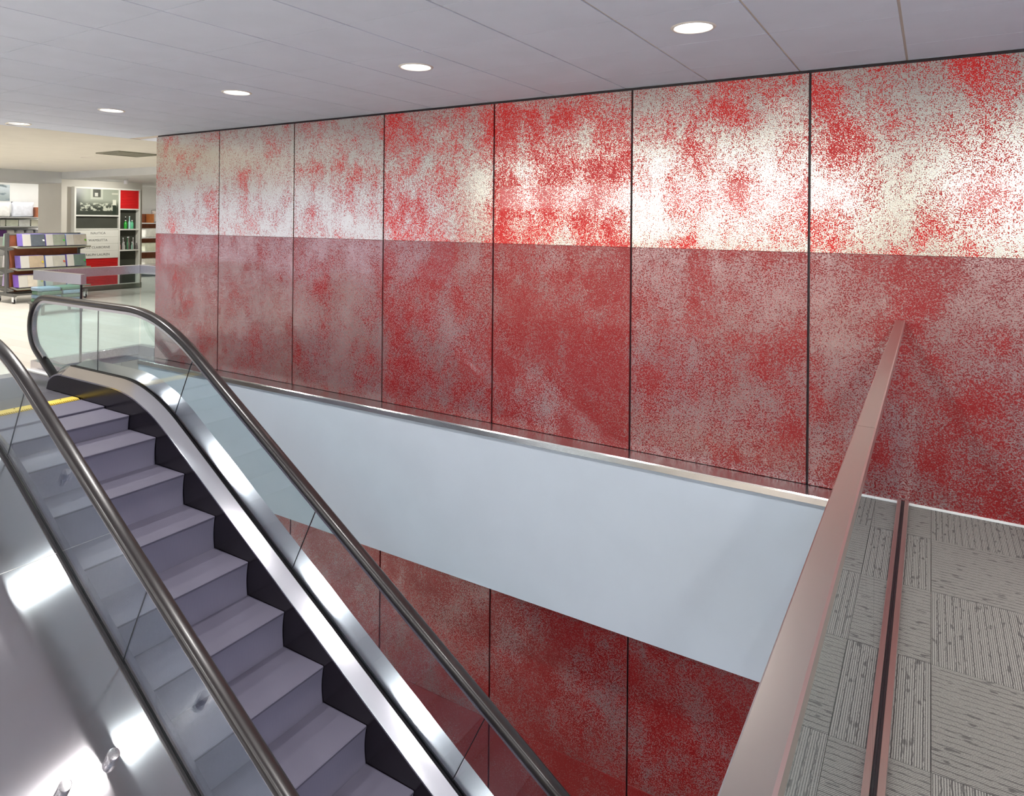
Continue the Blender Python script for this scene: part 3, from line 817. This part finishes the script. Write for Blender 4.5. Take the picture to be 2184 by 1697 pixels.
for zz in (1.075, 0.645, 0.27):
    for sg in (1, -1):
        xa, xb = GXc + sg * 0.047, GXc + sg * 0.37
        rs = []
        for y in (Y0 + 0.052, Y1 + 0.10):
            rs.append([(xa, y, zz + 0.02), (xb, y, zz - 0.01), (xb, y, zz + 0.022), (xb - sg * 0.012, y, zz + 0.022), (xb - sg * 0.012, y, zz + 0.004), (xa, y, zz + 0.032)])
        MB().rings(rs).build('shelf', M['gond_shelf'], gd)
        for y in (Y0 + 0.01, Y1 + 0.01):
            MB().rings([[(xa, y, zz - 0.06), (xa, y + 0.02, zz - 0.06), (xa, y + 0.02, zz + 0.018), (xa, y, zz + 0.018)],
                        [(xb - sg * 0.08, y, zz - 0.03), (xb - sg * 0.08, y + 0.02, zz - 0.03), (xb - sg * 0.08, y + 0.02, zz - 0.004), (xb - sg * 0.08, y, zz - 0.004)]]).build('bracket', M['gond'], gd)
for sx in (-0.31, 0.31):
    for y in (Y0 + 0.025, Y1 + 0.025):
        c = MB(); n = 16
        c.rings([[(GXc + sx + 0.04 * math.cos(2 * math.pi * k / n), y + dy, 0.042 + 0.04 * math.sin(2 * math.pi * k / n)) for k in range(n)] for dy in (-0.014, 0.014)])
        wh = c.build('caster', M['black'], gd, 40)
        MB().box(GXc + sx - 0.035, GXc + sx + 0.035, y - 0.024, y - 0.016, 0.035, 0.134).box(GXc + sx - 0.035, GXc + sx + 0.035, y + 0.016, y + 0.024, 0.035, 0.134).build('caster_fork', M['white_pl'], wh).location = (0, 0, 0)

col_cache = {}
def cmat(c, rough=0.6):
    if c not in col_cache: col_cache[c] = plain('textile_%02x%02x%02x' % c, srgb(*c), rough, var=0.07, vscale=12)
    return col_cache[c]
def pack(y, zz, wdt, hgt, front, side, sticker, label, group, sg=1, depth=0.23, band=True):
    """bedding pack leaning on a shelf, face towards +X (sg=1) or -X"""
    xf = GXc + sg * 0.335
    t = thing('bedding_pack', label, 'bedding pack', (xf - sg * depth / 2, y + wdt / 2, zz), group)
    lean = 0.05
    def slab(name, x0, x1, ya, yb_, za, zb_, mat, parent=t):
        rs = []
        for yy in (ya, yb_):
            rs.append([(x0, yy, za), (x1, yy, za), (x1 - sg * lean * (zb_ - zz) / hgt, yy, zb_), (x0 - sg * lean * (zb_ - zz) / hgt, yy, zb_)])
        return MB().rings(rs).build(name, mat, parent, bevel=0.004 if name == 'wrapper' else 0)
    wr = slab('wrapper', xf - sg * depth, xf, y, y + wdt, zz, zz + hgt, cmat(side))
    b0 = y + (wdt * 0.36 if band else 0.0)
    slab('front_cloth', xf + sg * 0.0005, xf + sg * 0.004, b0 + 0.002, y + wdt - 0.003, zz + 0.006, zz + hgt - 0.004, cmat(front))
    if band: slab('paper_band', xf + sg * 0.0005, xf + sg * 0.005, y + 0.003, b0, zz + 0.004, zz + hgt - 0.003, M['paper'])
    if sticker:
        s = slab('sticker', xf + sg * 0.0042, xf + sg * 0.006, y + wdt - 0.05, y + wdt - 0.016, zz + hgt * 0.40, zz + hgt * 0.40 + 0.034, cmat(sticker, 0.5))
LIL = (134, 116, 200)
BLU = (140, 160, 216)
gp = 'bedding packs on the rack'
zr = [1.1085, 0.6785, 0.3035]
pack(6.33, zr[0], 0.40, 0.240, (96, 104, 112), LIL, (200, 204, 200), 'dark slate bedding pack with lilac side on the top rack shelf', gp)
pack(6.745, zr[0], 0.36, 0.235, (156, 164, 148), LIL, (60, 170, 60), 'sage grey bedding pack with green sticker on the top rack shelf', gp)
pack(7.12, zr[0], 0.40, 0.230, (196, 190, 178), BLU, (120, 180, 60), 'pale grey bedding pack at the right end of the top rack shelf', gp)
pack(6.30, zr[1], 0.42, 0.245, (184, 166, 140), LIL, (214, 198, 50), 'tan bedding pack with yellow sticker on the middle rack shelf', gp)
pack(6.745, zr[1], 0.37, 0.235, (190, 188, 176), BLU, (206, 90, 60), 'light grey bedding pack with orange sticker on the middle shelf', gp)
pack(7.14, zr[1], 0.37, 0.245, (104, 122, 114), LIL, (60, 180, 80), 'dark grey-green bedding pack on the middle rack shelf', gp)
pack(6.27, zr[2], 0.44, 0.245, (214, 206, 190), (140, 100, 200), (214, 200, 60), 'cream bedding pack with violet side on the bottom rack shelf', gp)
pack(6.74, zr[2], 0.38, 0.25, (196, 170, 160), BLU, None, 'pale pink bedding pack hidden by the guard on the bottom shelf', gp)
pack(7.14, zr[2], 0.36, 0.24, (150, 160, 150), LIL, None, 'grey bedding pack at the far end of the bottom shelf', gp)
gp2 = 'bedding packs on the far side of the rack'
pack(6.25, zr[0], 0.36, 0.24, (150, 190, 160), (158, 184, 166), None, 'pale green bedding pack on the far side of the rack', gp2, -1, band=False)
pack(6.25, zr[1], 0.36, 0.235, (224, 220, 216), (232, 228, 226), None, 'white bedding pack on the far side, middle shelf of rack', gp2, -1, band=False)
pack(6.25, zr[2], 0.36, 0.24, (200, 190, 210), (186, 168, 206), None, 'lilac white bedding pack on the far side, bottom shelf', gp2, -1, band=False)

# folded towels on a low bench seen through the landing guard
tbn = thing('low_bench', 'low grey bench behind the glass landing guard', 'bench', (-13.2, 6.1, 0))
bx('bench_top', M['gond'], tbn, -13.45, -12.95, 5.72, 6.42, 0.17, 0.20, 0.004)
for xx in (-13.43, -13.01):
    for yy in (5.74, 6.36): bx('leg', M['gond'], tbn, xx, xx + 0.04, yy, yy + 0.04, 0.0, 0.169)
tc = [((92, 124, 100), 'sage'), ((108, 132, 152), 'blue-grey'), ((76, 108, 84), 'moss green'), ((128, 148, 164), 'pale blue')]
for st, yy in enumerate((5.74, 6.08)):
    for k in range(4):
        c, nm = tc[(st + k) % 4]
        z0 = 0.2005 + 0.066 * k
        rs = []
        dd = 0.012 * ((k * 7 + st * 3) % 3)
        mb = MB().box(-13.40 + dd, -13.02 + dd, yy + dd * .4, yy + 0.32 + dd * .4, z0, z0 + 0.065)
        o = mb.build('folded_towel', cmat(c), None, smooth=50, bevel=0.022, seg=3)
        pos = ['bottom', 'second', 'third', 'top'][k]
        tag(o, '%s folded towel, %s of the %s bench stack' % (nm, pos, ['left', 'right'][st]), 'towel', 'folded towels on the bench')

# ================================================================== SHOP: PILLOW SHELVES AT THE BACK
bw = MB().box(-19.75, -19.6, 5.2, 9.4, 0, H).build('wall_shelving', M['white_pl']); struct(bw, 'brightly lit white wall behind the pillow shelves')
t = thing('light_strip', 'warm strip light tucked under the beam over the pillows', 'strip light', (-18.9, 7.4, 2.6))  # strip added out of sight to brighten the wall behind the pillows
bx('housing', M['white_pl'], t, -18.98, -18.82, 5.6, 9.2, 2.62, H - 0.001); bx('diffuser', M['shelflight'], t, -18.97, -18.83, 5.62, 9.18, 2.605, 2.6195)
ps = thing('pillow_shelf', 'long white wall shelf rack with pillows and folded bedding', 'shelf', (-19.4, 7.6, 0))
for zz in (1.655, 1.43, 1.18, 0.7, 0.25): bx('shelf', M['white_pl'], ps, -19.598, -19.10, 5.6, 8.56, zz, zz + 0.022)
for zz in (1.655, 1.43): bx('shelf_edge', M['gond'], ps, -19.0995, -19.09, 5.6, 8.56, zz - 0.012, zz + 0.006)
for yy in (5.6, 6.6, 7.57, 8.53): bx('upright', M['gond'], ps, -19.599, -19.55, yy, yy + 0.03, 0, 0.249) if yy == 5.6 else bx('upright', M['gond'], ps, -19.5985, -19.56, yy + 0.0, yy + 0.028, 0.0, 0.249)
def pillow(x, y, z, wdt, hgt, dep, col, label, name='pillow', cat='pillow', group='pillows on the back shelf'):
    mb = MB(); nu, nv = 12, 10
    front, back = [], []
    for i in range(nu + 1):
        for j in range(nv + 1):
            u, v = i / nu * 2 - 1, j / nv * 2 - 1
            b = (max(0, 1 - u ** 4) * max(0, 1 - v ** 4)) ** 0.5
            yy = u * wdt / 2 * (1 - 0.05 * (1 - abs(v))); zz2 = hgt / 2 + v * hgt / 2 * (1 - 0.05 * (1 - abs(u)))
            front.append((dep / 2 * b, yy, zz2)); back.append((-dep / 2 * b, yy, zz2))
    mb.v = front + back; o = len(front)
    for i in range(nu):
        for j in range(nv):
            a = i * (nv + 1) + j
            mb.f.append((a, a + nv + 1, a + nv + 2, a + 1)); mb.f.append((o + a, o + a + 1, o + a + nv + 2, o + a + nv + 1))
    me = mb.mesh(name, cmat(col, 0.7), 180)
    bm = bmesh.new(); bm.from_mesh(me); bmesh.ops.remove_doubles(bm, verts=bm.verts, dist=1e-4); bm.to_mesh(me); bm.free()
    o = link(name, me, None, (x, y, z)); return tag(o, label, cat, group)
pillow(-19.34, 7.675, 1.678, 0.30, 0.36, 0.16, (238, 236, 234), 'white pillow with dark red print at the left picture edge')
pillow(-19.34, 8.095, 1.678, 0.50, 0.38, 0.17, (226, 228, 238), 'large white pillow with grey piping on the back shelf')
pillow(-19.34, 7.33, 1.678, 0.34, 0.35, 0.16, (232, 230, 226), 'white pillow just outside the left picture edge')
bxk = bx('storage_box', M['wood'], None, -19.5, -19.2, 8.36, 8.43, 1.678, 1.93, 0.004); tag(bxk, 'narrow tan box standing beside the large pillow', 'box')
pillow(-19.3, 8.475, 1.678, 0.09, 0.26, 0.10, (176, 34, 34), 'small red cushion beside the tan box', 'cushion', 'cushion', None)
bun = [(7.59, 0.10, (214, 216, 204)), (7.79, 0.26, (204, 210, 194)), (8.055, 0.25, (226, 230, 228)), (8.31, 0.22, (220, 220, 204))]
bl = ['folded white bundle cut by the left picture edge', 'folded greenish white bundle with flap, under the pillows', 'folded bright white bundle, third from left under the pillows', 'folded cream bundle at the right end under the pillows']
for (y, wd, c), lab in zip(bun, bl):
    o = MB().box(-19.5, -19.12, y - wd / 2, y + wd / 2, 1.453, 1.453 + 0.165).build('folded_bundle', cmat(c), None, 50, 0.02, 3)
    tag(o, lab, 'bedding', 'folded bundles under the pillows')
gb = [(7.60, (88, 44, 110), 'purple'), (7.76, (188, 186, 184), 'pale grey'), (7.97, (176, 176, 178), 'mid grey'), (8.18, (170, 172, 180), 'bluish grey'), (8.38, (164, 166, 174), 'slate grey')]
for y, c, nm in gb:
    o = MB().box(-19.5, -19.12, y - 0.08, y + 0.08, 1.203, 1.203 + 0.16).build('rolled_towel', cmat(c), None, 50, 0.03, 3)
    tag(o, '%s rolled towel on the shelf just above the rack' % nm, 'towel', 'rolled towels on the third back shelf')
def poster_mat():
    t = NT('grey_photo_poster'); P = t.pos()
    n = t.noise(t.scale3(P, (0, 3, 6)), 1.4, 4.0); z = t.sep(P)[2]
    c = t.mix(t.step(z, 2.10, 2.50), srgb(150, 160, 162), srgb(206, 216, 222))
    c = t.mix(t.step(n, 0.52, 0.66), c, srgb(116, 130, 136))
    return t.pbr(c, 0.4)
M['poster'] = poster_mat()
o = bx('wall_poster', M['poster'], None, -19.5995, -19.58, 7.0, 7.91, 2.085, 2.48); tag(o, 'grey landscape poster on the bright back wall', 'poster')

# ---- shelves glimpsed right of the partition
bw2 = MB().box(-19.75, -19.6, 10.7, 12.3, 0, H).build('wall_shelving', M['white_pl']); struct(bw2, 'bright wall right of the brand display')
t = thing('light_strip', 'strip light above the shelves right of the brand display', 'strip light', (-18.02, 11.5, 2.5))  # second strip added out of sight to brighten these shelves
bx('housing', M['white_pl'], t, -18.1, -17.94, 10.8, 12.2, 2.50, 2.5295); bx('diffuser', M['shelflight'], t, -18.09, -17.95, 10.82, 12.18, 2.485, 2.4995)
rs_ = thing('back_shelf', 'wood-backed white shelves right of the brand display', 'shelf', (-19.4, 11.5, 0))
bx('back_panel', M['wood'], rs_, -19.598, -19.57, 10.9, 12.1, 0.10, 1.80)
for zz in (1.52, 1.10, 0.70, 0.33, 0.10): bx('shelf', M['white_pl'], rs_, -19.569, -19.12, 10.9, 12.1, zz, zz + 0.025)
pillow(-19.3, 11.52, 1.546, 0.30, 0.36, 0.16, (226, 214, 208), 'white and red bag on the top shelf right of the display', 'bag', 'bag', None)
o = MB().box(-19.5, -19.15, 11.34, 11.37, 1.546, 1.80).build('book_box', cmat((196, 120, 60)), None, 50, 0.003); tag(o, 'slim orange box beside the bag on the right shelf', 'box')
for k, (zz, c, hg, lab) in enumerate([(1.126, (232, 232, 222), 0.26, 'big white pillow on the second shelf right of the display'), (0.726, (222, 226, 202), 0.24, 'cream folded blanket on the third shelf right of the display'), (0.356, (228, 226, 214), 0.16, 'white folded sheet on the fourth shelf right of the display')]):
    o = MB().box(-19.5, -19.14, 11.10, 11.58, zz, zz + hg).build(['bed_pillow', 'folded_blanket', 'folded_sheet'][k], cmat(c), None, 50, 0.05 if k == 0 else 0.02, 3)
    tag(o, lab, ['pillow', 'blanket', 'sheet'][k], None)
o = bx('wall_poster', M['white_pl'], None, -19.5995, -19.58, 11.0, 12.0, 1.95, 2.42); tag(o, 'plain bright panel above the shelves right of the display', 'panel')
